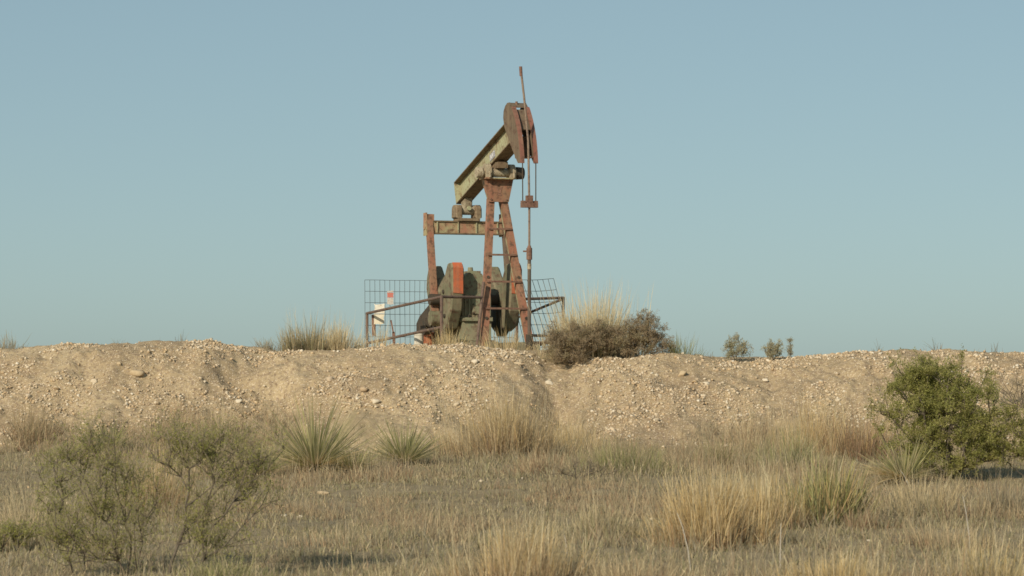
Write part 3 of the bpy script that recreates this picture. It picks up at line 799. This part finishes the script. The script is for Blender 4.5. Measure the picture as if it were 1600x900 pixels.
def tuft(name, label, px, py, wpx, hpx, n, low, high, Y=None, lean=.25, seed=1, cat='grass', stalks=0, wid=.0085, group='grass clumps', base=.42, depth=1.3, curl=.22):
    """a bunch of blades; width and height given as seen in the photograph"""
    g = np.random.default_rng(seed); lean *= .62; n = int(n * 1.45)
    x, y = at_depth(px, Y) if Y else on_ground(px, py)
    s = y / FPX; W = wpx * s * 1.22; H = hpx * s * 1.05
    e = empty(name, (x, y, terr(x, y)))
    TUFTS.append((x, y, W, H))
    m = n; rr = np.sqrt(g.uniform(0, 1, m)) * W * base; an = g.uniform(0, 6.28, m)
    # a bunch grows in several crowns
    kc = max(3, int(W / .075)); ci = g.integers(0, kc, m)
    cx = g.normal(0, W * base * .55, kc); cy = g.normal(0, W * base * .35 * depth, kc)
    bxx = cx[ci] + g.normal(0, .045, m) + rr * np.cos(an) * .35; byy = cy[ci] + g.normal(0, .045, m) + rr * np.sin(an) * .35 * depth
    bz_ = terrain(x + bxx, y + byy) - e.location.z - .02
    outw = np.arctan2(byy + g.normal(0, .1, m), bxx + g.normal(0, .1, m))
    crown_h = (g.uniform(.5, 1.0, kc) * np.exp(-(cx / (W * .5)) ** 2 * .5))[ci]
    edge = np.clip(np.hypot(bxx, byy) / (W * .5), 0, 1)
    h = H * crown_h * g.beta(3.2, 1.8, m) * 1.30 * (1 - .25 * edge)
    le = np.abs(g.normal(lean, lean * .6, m)) * (.5 + edge)
    le = le + (g.uniform(0, 1, m) < .16) * g.uniform(.2, .9, m); outw = outw + g.normal(0, .7, m)
    c0 = cols(low, m, g, .22); c1 = cols(high, m, g, .22)
    V, Fq, C = blade_mesh(np.stack([bxx, byy, bz_], -1), h, outw, le, g.normal(curl, .25, m), g.uniform(.6, 1.2, m) * wid, c0, c1, 4, g)
    tag(np_obj('blades', V, Fq, DRY, e, C), kind='stuff')
    if stalks:
        m = stalks; k = g.integers(0, len(bxx), m)
        V, Fq, C = blade_mesh(np.stack([bxx[k], byy[k], bz_[k]], -1), H * g.uniform(.85, 1.18, m), outw[k], np.abs(g.normal(lean * .5, .1, m)), g.normal(.15, .15, m), np.full(m, wid * .7), cols(high, m, g), cols(['straw', 'pale'], m, g), 4, g)
        tag(np_obj('seed_stalks', V, Fq, DRY, e, C), kind='stuff')
    return tag(e, label, cat, group)

T = 'grass_clump'
# on the crest and the pad
tuft(T, 'dense olive and straw grass clump on the crest left of the fence', 484, 551, 68, 64, 900, ['olive', 'brown'], ['straw', 'olive', 'tan'], Y=56.6, lean=.16, seed=2, stalks=40)
tuft(T, 'paler thin grass clump beside the dense crest clump left of the fence', 527, 551, 54, 58, 620, ['tan', 'straw'], ['straw', 'pale'], Y=56.9, lean=.18, seed=3, stalks=30)
tuft(T, 'low sparse grass tuft on the crest at far left of the frame', 14, 548, 44, 34, 110, ['brown', 'grey'], ['tan', 'olive'], Y=56.6, lean=.3, seed=4)
tuft(T, 'short brown tuft on the crest left of the dense clump', 420, 552, 46, 26, 130, ['brown', 'grey'], ['tan', 'olive'], Y=56.5, lean=.3, seed=5)
tuft(T, 'thin straw grass standing below the notice plates by the fence post', 590, 548, 56, 52, 150, ['straw', 'tan'], ['straw', 'pale'], Y=58.2, lean=.15, seed=6)
tuft(T, 'dry straw grass in front of the left crank of the pumping unit', 706, 545, 58, 50, 200, ['straw', 'tan'], ['straw', 'gold'], Y=58.0, lean=.14, seed=7)
tuft(T, 'dry straw grass between the samson post legs and the wellhead', 790, 548, 56, 50, 190, ['straw', 'tan'], ['straw', 'gold'], Y=57.9, lean=.16, seed=8)
tuft(T, 'tall pale straw grass behind the dark brown bush', 930, 566, 130, 104, 1500, ['olive', 'tan'], ['pale', 'straw'], Y=57.1, lean=.2, seed=9, stalks=200, wid=.012)
tuft(T, 'small green grass tuft at the right end of the dark brown bush', 1068, 560, 52, 44, 170, ['green', 'olive'], ['lime', 'olive'], Y=56.5, lean=.35, seed=10)
for k, (a, b, c, lab) in enumerate(((180, 537, 18, 'wispy dry weed on the crest over the left berm'), (285, 534, 20, 'wispy dry weed on the highest part of the left crest'), (1372, 553, 30, 'single thin dark weed on the crest above the right mesquite'), (1462, 551, 34, 'tall thin weed stalks behind the right mesquite top'), (1556, 552, 22, 'tiny weed on the crest near the right edge of frame'), (1110, 560, 16, 'tiny dark weed stub on the crest left of the small shrubs'))):
    tuft('weed', lab, a, b, 16, c, 12, ['brown'], ['brown', 'olive'], Y=56.3, lean=.2, seed=30 + k, cat='weed', group='weeds on the crest')
# at the foot of the berm and on the flat
tuft(T, 'big straw bunchgrass with red base at the foot of the berm below the pump', 792, 716, 150, 118, 1500, ['red', 'brown', 'tan'], ['gold', 'straw', 'tan'], lean=.24, seed=11, stalks=120)
tuft(T, 'reddish low grass spreading right of the big straw bunchgrass', 850, 738, 110, 50, 420, ['red', 'red', 'tan'], ['tan', 'red', 'straw'], lean=.35, seed=12)
tuft(T, 'green leaning grass clump at the foot of the right berm', 975, 738, 125, 70, 620, ['green', 'olive'], ['lime', 'olive', 'tan'], lean=.42, seed=13)
tuft(T, 'straw grass behind the green leaning clump', 930, 712, 90, 60, 220, ['tan'], ['straw', 'gold'], lean=.2, seed=14)
tuft(T, 'mixed green and tan clump right of the green leaning clump', 1120, 734, 80, 62, 380, ['green', 'red'], ['olive', 'tan', 'lime'], lean=.35, seed=15)
tuft(T, 'grey green clump between tan grasses at the right foot of berm', 1238, 732, 90, 82, 480, ['green', 'grey'], ['olive', 'lime', 'straw'], lean=.28, seed=16)
tuft(T, 'tall gold grass with reddish base at the foot of the right berm', 1262, 722, 120, 108, 800, ['red', 'tan'], ['gold', 'straw'], lean=.2, seed=17, stalks=80)
tuft(T, 'tall reddish straw grass just left of the right mesquite', 1342, 720, 110, 104, 760, ['red', 'brown'], ['tan', 'gold', 'red'], lean=.2, seed=18, stalks=60)
tuft(T, 'low tan grass between berm and the green clumps', 1180, 715, 90, 55, 300, ['tan', 'red'], ['straw', 'tan'], lean=.25, seed=19)
tuft(T, 'wide gold bunchgrass in the right middle foreground', 1112, 852, 150, 120, 1300, ['red', 'tan'], ['gold', 'straw', 'gold'], lean=.2, seed=20, stalks=120)
tuft(T, 'gold grass joining the wide bunchgrass on its right', 1200, 822, 110, 104, 800, ['tan', 'red'], ['gold', 'straw'], lean=.22, seed=21, stalks=60)
tuft(T, 'large yellow green clump with arching blades right of the gold grass', 1290, 818, 150, 106, 900, ['olive', 'red', 'green'], ['lime', 'gold', 'olive'], lean=.42, seed=22, wid=.016, stalks=30)
tuft(T, 'reddish grass at the right skirt of the yellow green clump', 1345, 828, 80, 48, 300, ['red', 'brown'], ['red', 'tan', 'olive'], lean=.4, seed=23)
tuft(T, 'gold and red grass clump at the bottom centre of the frame', 800, 915, 190, 118, 1400, ['red', 'tan', 'red'], ['gold', 'straw', 'tan'], lean=.22, seed=24, stalks=110)
tuft(T, 'reddish straw clump at the bottom edge right of centre', 1000, 925, 130, 80, 420, ['red', 'tan'], ['tan', 'straw'], lean=.2, seed=25)
tuft(T, 'straw stalks along the bottom edge below the yellow green clump', 1310, 925, 170, 78, 620, ['tan'], ['straw', 'gold'], lean=.18, seed=26, stalks=50)
tuft(T, 'tall gold stalks in the bottom right corner', 1530, 925, 160, 100, 700, ['tan', 'olive'], ['gold', 'straw'], lean=.2, seed=27, stalks=70)
tuft(T, 'short mixed grass at the bottom edge left of centre', 620, 920, 180, 46, 420, ['olive', 'grey'], ['tan', 'straw'], lean=.25, seed=28)
tuft(T, 'green and straw tuft under the leaning mesquite trunk', 345, 915, 130, 70, 380, ['green', 'olive'], ['lime', 'olive', 'straw'], lean=.4, seed=29)
tuft(T, 'straw grass at the left edge behind the left mesquite', 45, 690, 80, 66, 420, ['red', 'brown'], ['tan', 'straw', 'olive'], lean=.28, seed=40)
tuft(T, 'tan grass patch at the left edge in the middle foreground', 40, 850, 120, 110, 620, ['tan', 'grey'], ['straw', 'tan'], lean=.25, seed=41)
tuft(T, 'tan and red grass seen between the two left mesquites', 245, 800, 110, 120, 620, ['red', 'tan'], ['tan', 'gold', 'straw'], lean=.24, seed=42)
tuft(T, 'reddish grass at the berm foot behind the left mesquites', 265, 692, 120, 60, 480, ['red', 'brown'], ['tan', 'straw'], lean=.25, seed=43)
tuft(T, 'thin straw grass at the berm foot left of the first yucca', 350, 700, 90, 80, 360, ['tan', 'grey'], ['straw', 'tan'], lean=.2, seed=44)
tuft(T, 'low straw and red tuft in front of the middle yucca', 600, 752, 90, 40, 260, ['red', 'brown'], ['tan', 'red'], lean=.35, seed=45)
tuft(T, 'dry twiggy straw grass under the right yucca', 1440, 800, 130, 80, 420, ['tan', 'grey'], ['straw', 'dead'], lean=.4, seed=46)
tuft(T, 'grey dry brush at the right edge below the mesquite', 1570, 800, 110, 70, 380, ['brown', 'grey'], ['grey', 'tan'], lean=.5, seed=47)

tuft(T, 'loose straw grass climbing the berm foot left of the gold right hand clumps', 1185, 690, 90, 70, 260, ['tan', 'red'], ['straw', 'tan'], lean=.2, seed=60, stalks=30)
tuft(T, 'thin straw grass on the lower slope right of the big straw bunchgrass', 885, 700, 70, 60, 200, ['tan'], ['straw', 'gold'], lean=.22, seed=61, stalks=20)
tuft(T, 'sparse straw grass low on the slope above the left yucca', 420, 690, 80, 44, 160, ['tan', 'brown'], ['straw', 'tan'], lean=.25, seed=62)
tuft(T, 'reddish straw patch in the right foreground below the mesquite shade', 1480, 860, 140, 60, 420, ['red', 'tan'], ['straw', 'tan'], lean=.22, seed=63)
tuft(T, 'grey straw patch in the foreground between the left mesquites and the centre clump', 540, 850, 150, 44, 320, ['grey', 'red'], ['straw', 'tan'], lean=.25, seed=64, stalks=16)
tuft(T, 'sparse straw stalks left of the wide gold bunchgrass', 950, 835, 120, 70, 260, ['tan', 'olive'], ['straw', 'tan'], lean=.2, seed=65, stalks=24)
cover()
# single pale stems in the foreground
for k, (px, py, h, dx, lab) in enumerate(((1080, 912, 95, -22, 'pale bare stem leaning in the right centre foreground'), (888, 905, 62, -6, 'short pale stem at the bottom edge centre'), (1218, 888, 70, 2, 'thin upright grey stem before the gold grass'), (1516, 880, 105, -12, 'thin pale curved stem in the right foreground'), (1424, 778, 44, -18, 'pale forked twig in front of the right yucca'))):
    x, y = on_ground(px, min(py, 897)); s = y / FPX
    mb = MB(); pts = [(0, 0, -.03), (dx * s * .25, 0, h * s * .4), (dx * s * .6, .02, h * s * .75), (dx * s, .03, h * s)]
    for a, b, r0, r1 in zip(pts[:-1], pts[1:], (.007, .006, .005), (.006, .005, .003)): mb.tube(a, b, r0, r1, 5)
    o = mb.build('bare_stem', mat_plain('bleached_stem', (.52, .47, .38), .8, .3, 20)); o.location = (x, y, terr(x, y))
    tag(o, lab, 'stem', 'bare stems')

# ------------------------------------------------------------------ yuccas
def yucca(label, px, py, rpx, n, ndead, seed, Y=None, green=('yucca', 'yucca', 'olive', 'lime', 'straw'), lift=.05, dead_side=None, stalk=None):
    g = np.random.default_rng(seed)
    x, y = at_depth(px, Y) if Y else on_ground(px, py)
    s = y / FPX; Rm = rpx * s * 1.22; n = int(n * 2.0); ndead = int(ndead * 2.2)
    e = empty('yucca', (x, y, terr(x, y)))
    def leaves(n, el, az, ln, c0, c1, w, curl, z0):
        b = np.stack([np.cos(az) * .05, np.sin(az) * .05, np.full(n, z0)], -1)
        V, Fq, C = blade_mesh(b, ln, az, math.pi / 2 - el, curl, w, c0, c1, 4, g); return V, Fq, C
    el = np.arcsin(g.uniform(.12, 1.0, n)); az = g.uniform(0, 6.28, n)
    V, Fq, C = leaves(n, el, az, Rm * g.uniform(.5, 1.1, n), cols(['olive', 'straw', 'yucca'], n, g, .2), cols(green, n, g, .22), g.uniform(.012, .024, n), g.normal(.10, .16, n), lift)
    tag(np_obj('leaves', V, Fq, LEAF, e, C), kind='stuff')
    el = g.uniform(-.10, .38, ndead); az = g.uniform(0, 6.28, ndead)
    if dead_side is not None: az = g.normal(dead_side, .8, ndead)
    V, Fq, C = leaves(ndead, el, az, Rm * g.uniform(.6, .95, ndead), cols(['dead', 'straw'], ndead, g), cols(['dead', 'straw'], ndead, g), g.uniform(.016, .026, ndead), g.normal(.12, .15, ndead), .09)
    tag(np_obj('dead_leaves', V, Fq, DRY, e, C), kind='stuff')
    MB().tube((0, 0, -.05), (0, 0, lift + .06), .07, .05, 8).build('trunk', mat_plain('yucca_trunk', (.20, .15, .09), .9, .4, 20), e)
    if stalk:
        MB().path([(0, 0, .1), (stalk[0] * s * .5, .02, stalk[1] * s * .55), (stalk[0] * s, .03, stalk[1] * s)], .004, 5).build('flower_stalk', mat_plain('old_stalk', (.22, .18, .13), .9, .4, 20), e)
    return tag(e, label, 'yucca', 'yuccas at the foot of the berm')
yucca('largest yucca, grey green with straw leaves spread at its base, left of centre', 493, 738, 104, 240, 110, 51, stalk=(-20, 112))
yucca('small dark green yucca touching the right side of the largest one', 550, 742, 40, 110, 40, 52)
yucca('rounded green yucca standing alone between the largest yucca and the big straw bunchgrass', 632, 728, 62, 190, 18, 53)
yucca('dark yucca with golden dead leaves beside the right mesquite', 1412, 756, 66, 130, 110, 54, dead_side=3.3)
yucca('small yucca behind the top of the left mesquite', 172, 708, 46, 120, 14, 55)
yucca('low green yucca at the left of the largest yucca', 408, 745, 42, 90, 12, 56)

# ------------------------------------------------------------------ shrubs
BARK = mat_plain('grey_bark', (.17, .14, .105), .9, .45, 18); TWIG = mat_plain('dry_twig', (.30, .25, .17), .9, .3, 18)
def shrub(name, label, loc, crown, nattr, nleaf, leaf, palette, seed, cat='shrub', group=None, trunk_r=.035, clump=.16, lw=.35, stem_pull=.55, twig=True, bark=None, hollow=.25, roots=1, up=.5, ragged=1.25):
    """crown: list of ellipsoids (cx,cy,cz,rx,ry,rz) relative to loc"""
    g = np.random.default_rng(seed)
    e = empty(name, loc)
    A = []
    vol = np.array([c[3] * c[4] * c[5] for c in crown]); vol = vol / vol.sum()
    while len(A) < nattr:
        c = crown[g.choice(len(crown), p=vol)]
        d = g.normal(size=3); d /= np.linalg.norm(d); r_ = g.uniform(hollow, 1) ** .6
        p = np.array(c[:3]) + d * r_ * np.array(c[3:]) * g.uniform(.72, ragged)
        if p[2] > .04: A.append(p)
    A = np.array(A); order = np.argsort(np.linalg.norm(A, axis=1))
    nodes = [np.array([g.normal(0, .05), g.normal(0, .05), 0.0]) for _ in range(roots)]; par = [-1] * roots; dist = [0.0] * roots; tips = []
    for k in order:
        t = A[k]; N_ = np.array(nodes)
        D = np.linalg.norm(N_ - t, axis=1) + stem_pull * np.array(dist) + 2.0 * np.maximum(N_[:, 2] - t[2] + .02, 0)
        j = int(np.argmin(D)); a = nodes[j]; L = np.linalg.norm(t - a); ns = max(1, int(L / .13)); cur = j
        for q in range(1, ns + 1):
            f = q / ns; p = a + (t - a) * f
            p = p + np.array([0, 0, -.10 * L * math.sin(math.pi * f) * (.6 if L > .3 else .2)]) + g.normal(0, .012, 3) * (q < ns)
            nodes.append(p); par.append(cur); dist.append(dist[cur] + L / ns); cur = len(nodes) - 1
        tips.append(cur)
    wgt = np.zeros(len(nodes))
    for t in tips:
        c = t
        while c >= 0: wgt[c] += 1; c = par[c]
    rad = np.clip(trunk_r * (wgt / wgt.max()) ** .42, .0035, None)
    mb = MB()
    for k in range(roots, len(nodes)):
        mb.tube(nodes[par[k]], nodes[k], max(rad[par[k]] if par[k] >= roots else rad[k], rad[k]), rad[k], 5, False)
    mb.build('branches', bark or BARK, e)
    # twigs and leaflets round every tip
    T_ = np.array([nodes[t] for t in tips]); nt_ = len(T_)
    idx = g.integers(0, nt_, nleaf)
    dv = g.normal(0, 1, (nleaf, 3)); dv[:, 2] += .35
    ntw = 7
    tw_dir = g.normal(0, 1, (nt_, ntw, 3)); tw_dir[..., 2] += up; tw_dir /= np.linalg.norm(tw_dir, axis=2, keepdims=True)
    tw_len = g.uniform(.6, 1.3, (nt_, ntw)) * clump
    k = g.integers(0, ntw, nleaf); f = g.uniform(.15, 1, nleaf)
    p = T_[idx] + tw_dir[idx, k] * (tw_len[idx, k] * f)[:, None] + g.normal(0, clump * .10, (nleaf, 3))
    if twig:
        a = T_.repeat(ntw, 0); b = a + (tw_dir * tw_len[..., None]).reshape(-1, 3)
        sd = np.array([.0022, 0, 0]); V = np.stack([a - sd, a + sd, b + sd * .5, b - sd * .5], 1).reshape(-1, 3)
        tag(np_obj('twigs', V, np.arange(len(V)).reshape(-1, 4), TWIG, e), kind='stuff')
    d = tw_dir[idx, k] * .5 + g.normal(0, .6, (nleaf, 3)); d /= np.linalg.norm(d, axis=1, keepdims=True)
    s = np.cross(d, g.normal(0, 1, (nleaf, 3))); s /= np.linalg.norm(s, axis=1, keepdims=True)
    ln = (leaf * g.uniform(.6, 1.3, nleaf))[:, None]
    V = np.stack([p, p + d * ln * .5 + s * ln * lw * .5, p + d * ln, p + d * ln * .5 - s * ln * lw * .5], 1)
    pc = np.array(palette); tipc = g.integers(0, len(pc), nt_)
    c = pc[tipc[idx]] * .6 + pc[g.integers(0, len(pc), nleaf)] * .4; c = c * (1 + g.normal(0, .14, (nleaf, 1)))
    np_obj('crown', V.reshape(-1, 3), np.arange(nleaf * 4).reshape(-1, 4), LEAF, e, np.repeat(c, 4, 0))
    return tag(e, label, cat, group)
MESQ = [(.36, .365, .11), (.42, .41, .135), (.30, .31, .10), (.45, .42, .155), (.38, .35, .125)]
MESQ2 = [(.36, .365, .115), (.40, .395, .135), (.31, .32, .105), (.43, .40, .155), (.45, .435, .115)]
BRN = [(.43, .335, .22), (.47, .365, .24), (.37, .295, .20), (.43, .375, .22)]
GRG = [(.48, .46, .29), (.53, .49, .32), (.44, .42, .25), (.56, .50, .34)]
def g3(px, py, Y=None):
    x, y = at_depth(px, Y) if Y else on_ground(px, py)
    return (x, y, terr(x, y)), y / FPX
# right mesquite
L, s = g3(1490, 748)
shrub('mesquite', 'dense dark green mesquite shrub on the right of the frame', L,
      [(-65 * s, 0, 118 * s, 62 * s, 45 * s, 58 * s), (-20 * s, .1, 135 * s, 62 * s, 50 * s, 52 * s), (40 * s, 0, 105 * s, 52 * s, 45 * s, 66 * s), (-10 * s, -.1, 75 * s, 80 * s, 50 * s, 50 * s), (-62 * s, 0, 150 * s, 40 * s, 30 * s, 30 * s), (5 * s, 0, 165 * s, 25 * s, 30 * s, 28 * s), (-15 * s, 0, 38 * s, 85 * s, 55 * s, 34 * s), (55 * s, 0, 60 * s, 50 * s, 45 * s, 40 * s)],
      320, 84000, .032, MESQ, 61, 'mesquite', 'mesquite shrubs', .05, .17, roots=4)
L, s = g3(1625, 752)
shrub('mesquite', 'mesquite shrub cut off by the right edge of the frame', L,
      [(0, 0, 70 * s, 60 * s, 50 * s, 45 * s), (-35 * s, 0, 50 * s, 30 * s, 40 * s, 28 * s), (20 * s, 0, 105 * s, 50 * s, 40 * s, 40 * s)], 120, 26000, .031, MESQ, 62, 'mesquite', 'mesquite shrubs', .035, .16, roots=3)
# left mesquites, nearer, thinner
L, s = g3(205, 897, 26.5)
shrub('mesquite', 'open twiggy mesquite with several upright stems in the left foreground', L,
      [(-75 * s, 0, 175 * s, 55 * s, 55 * s, 45 * s), (-15 * s, 0, 165 * s, 45 * s, 50 * s, 50 * s), (-45 * s, 0, 105 * s, 70 * s, 60 * s, 45 * s), (-100 * s, 0, 60 * s, 45 * s, 45 * s, 40 * s), (5 * s, .1, 95 * s, 40 * s, 50 * s, 40 * s), (-70 * s, 0, 205 * s, 45 * s, 40 * s, 22 * s), (-30 * s, 0, 45 * s, 90 * s, 45 * s, 35 * s)],
      200, 12500, .025, MESQ2, 63, 'mesquite', 'mesquite shrubs', .013, .19, .28, roots=6, hollow=.0, up=1.3, ragged=1.6)
L, s = g3(262, 897, 26.2)
shrub('mesquite', 'leaning mesquite with a dark bent trunk in the left foreground', L,
      [(60 * s, 0, 195 * s, 85 * s, 60 * s, 42 * s), (95 * s, 0, 150 * s, 60 * s, 55 * s, 40 * s), (50 * s, 0, 95 * s, 45 * s, 40 * s, 26 * s), (130 * s, 0, 125 * s, 42 * s, 40 * s, 28 * s), (15 * s, .1, 205 * s, 40 * s, 40 * s, 35 * s), (135 * s, 0, 180 * s, 40 * s, 40 * s, 35 * s), (60 * s, 0, 50 * s, 75 * s, 40 * s, 35 * s)],
      200, 12500, .025, MESQ2, 64, 'mesquite', 'mesquite shrubs', .014, .20, .28, roots=6, hollow=.0, up=1.3, ragged=1.6)
L, s = g3(110, 897, 27.0)
shrub('mesquite', 'small thin mesquite sprout at the bottom left corner', L, [(-20 * s, 0, 120 * s, 35 * s, 40 * s, 75 * s), (0, 0, 40 * s, 35 * s, 40 * s, 35 * s)], 60, 4200, .02, MESQ2, 65, 'mesquite', 'mesquite shrubs', .014, .11, roots=3)
L, s = g3(15, 862)
shrub('shrub', 'low olive shrub at the left edge of the frame', L, [(0, 0, 24 * s, 55 * s, 40 * s, 24 * s)], 50, 2600, .026, MESQ2, 66, 'shrub', 'low shrubs', .012, .09, roots=4)
# crest shrubs
L, s = g3(900, 576, 56.1)
shrub('shrub', 'dark brown rounded bush overhanging the gully beside the wellhead', L, [(-8 * s, 0, 36 * s, 44 * s, 38 * s, 30 * s), (-28 * s, 0, 26 * s, 26 * s, 30 * s, 24 * s), (24 * s, 0, 42 * s, 34 * s, 30 * s, 26 * s), (-8 * s, -.2, 12 * s, 36 * s, 25 * s, 20 * s)], 240, 22000, .045, BRN, 67, 'bush', 'brown crest bushes', .012, .09, .16, roots=6)
L, s = g3(994, 562, 56.3)
shrub('shrub', 'taller spiky brown bush right of the pale straw grass', L, [(-28 * s, 0, 28 * s, 46 * s, 36 * s, 28 * s), (12 * s, 0, 44 * s, 36 * s, 30 * s, 30 * s), (32 * s, 0, 20 * s, 30 * s, 30 * s, 24 * s)], 260, 27000, .045, BRN, 68, 'bush', 'brown crest bushes', .012, .10, .16, roots=6)
L, s = g3(1153, 563, 56.3)
shrub('shrub', 'left and larger of two small grey green shrubs on the right crest', L, [(0, 0, 22 * s, 22 * s, 20 * s, 20 * s)], 60, 3200, .035, GRG, 69, 'shrub', 'small crest shrubs', .010, .08, .25, roots=4)
L, s = g3(1207, 563, 56.3)
shrub('shrub', 'right and smaller of two small grey green shrubs on the right crest', L, [(0, 0, 16 * s, 18 * s, 18 * s, 14 * s)], 50, 2400, .035, GRG, 70, 'shrub', 'small crest shrubs', .010, .07, .25, roots=4)
L, s = g3(1234, 562, 56.3)
shrub('shrub', 'thin upright sprig beside the small grey green shrubs on the crest', L, [(0, 0, 18 * s, 4 * s, 5 * s, 18 * s)], 24, 700, .03, GRG, 71, 'shrub', 'small crest shrubs', .008, .05, .25)
L, s = g3(640, 745)
shrub('shrub', 'small grey twiggy brush below the middle yucca', L, [(-30 * s, 0, 16 * s, 35 * s, 30 * s, 16 * s)], 30, 700, .026, BRN, 72, 'shrub', 'low shrubs', .010, .08, .25, roots=3)
L, s = g3(908, 752)
shrub('shrub', 'dark low brush under the green leaning grass clump', L, [(0, 0, 18 * s, 50 * s, 30 * s, 18 * s)], 40, 1200, .026, BRN, 73, 'shrub', 'low shrubs', .010, .08, .25, roots=3)
L, s = g3(1590, 640)
shrub('shrub', 'grey brown brush on the berm behind the right edge mesquite', L, [(-10 * s, 0, 26 * s, 40 * s, 30 * s, 28 * s)], 40, 1500, .028, BRN + GRG, 74, 'shrub', 'low shrubs', .010, .10, .25, roots=4)
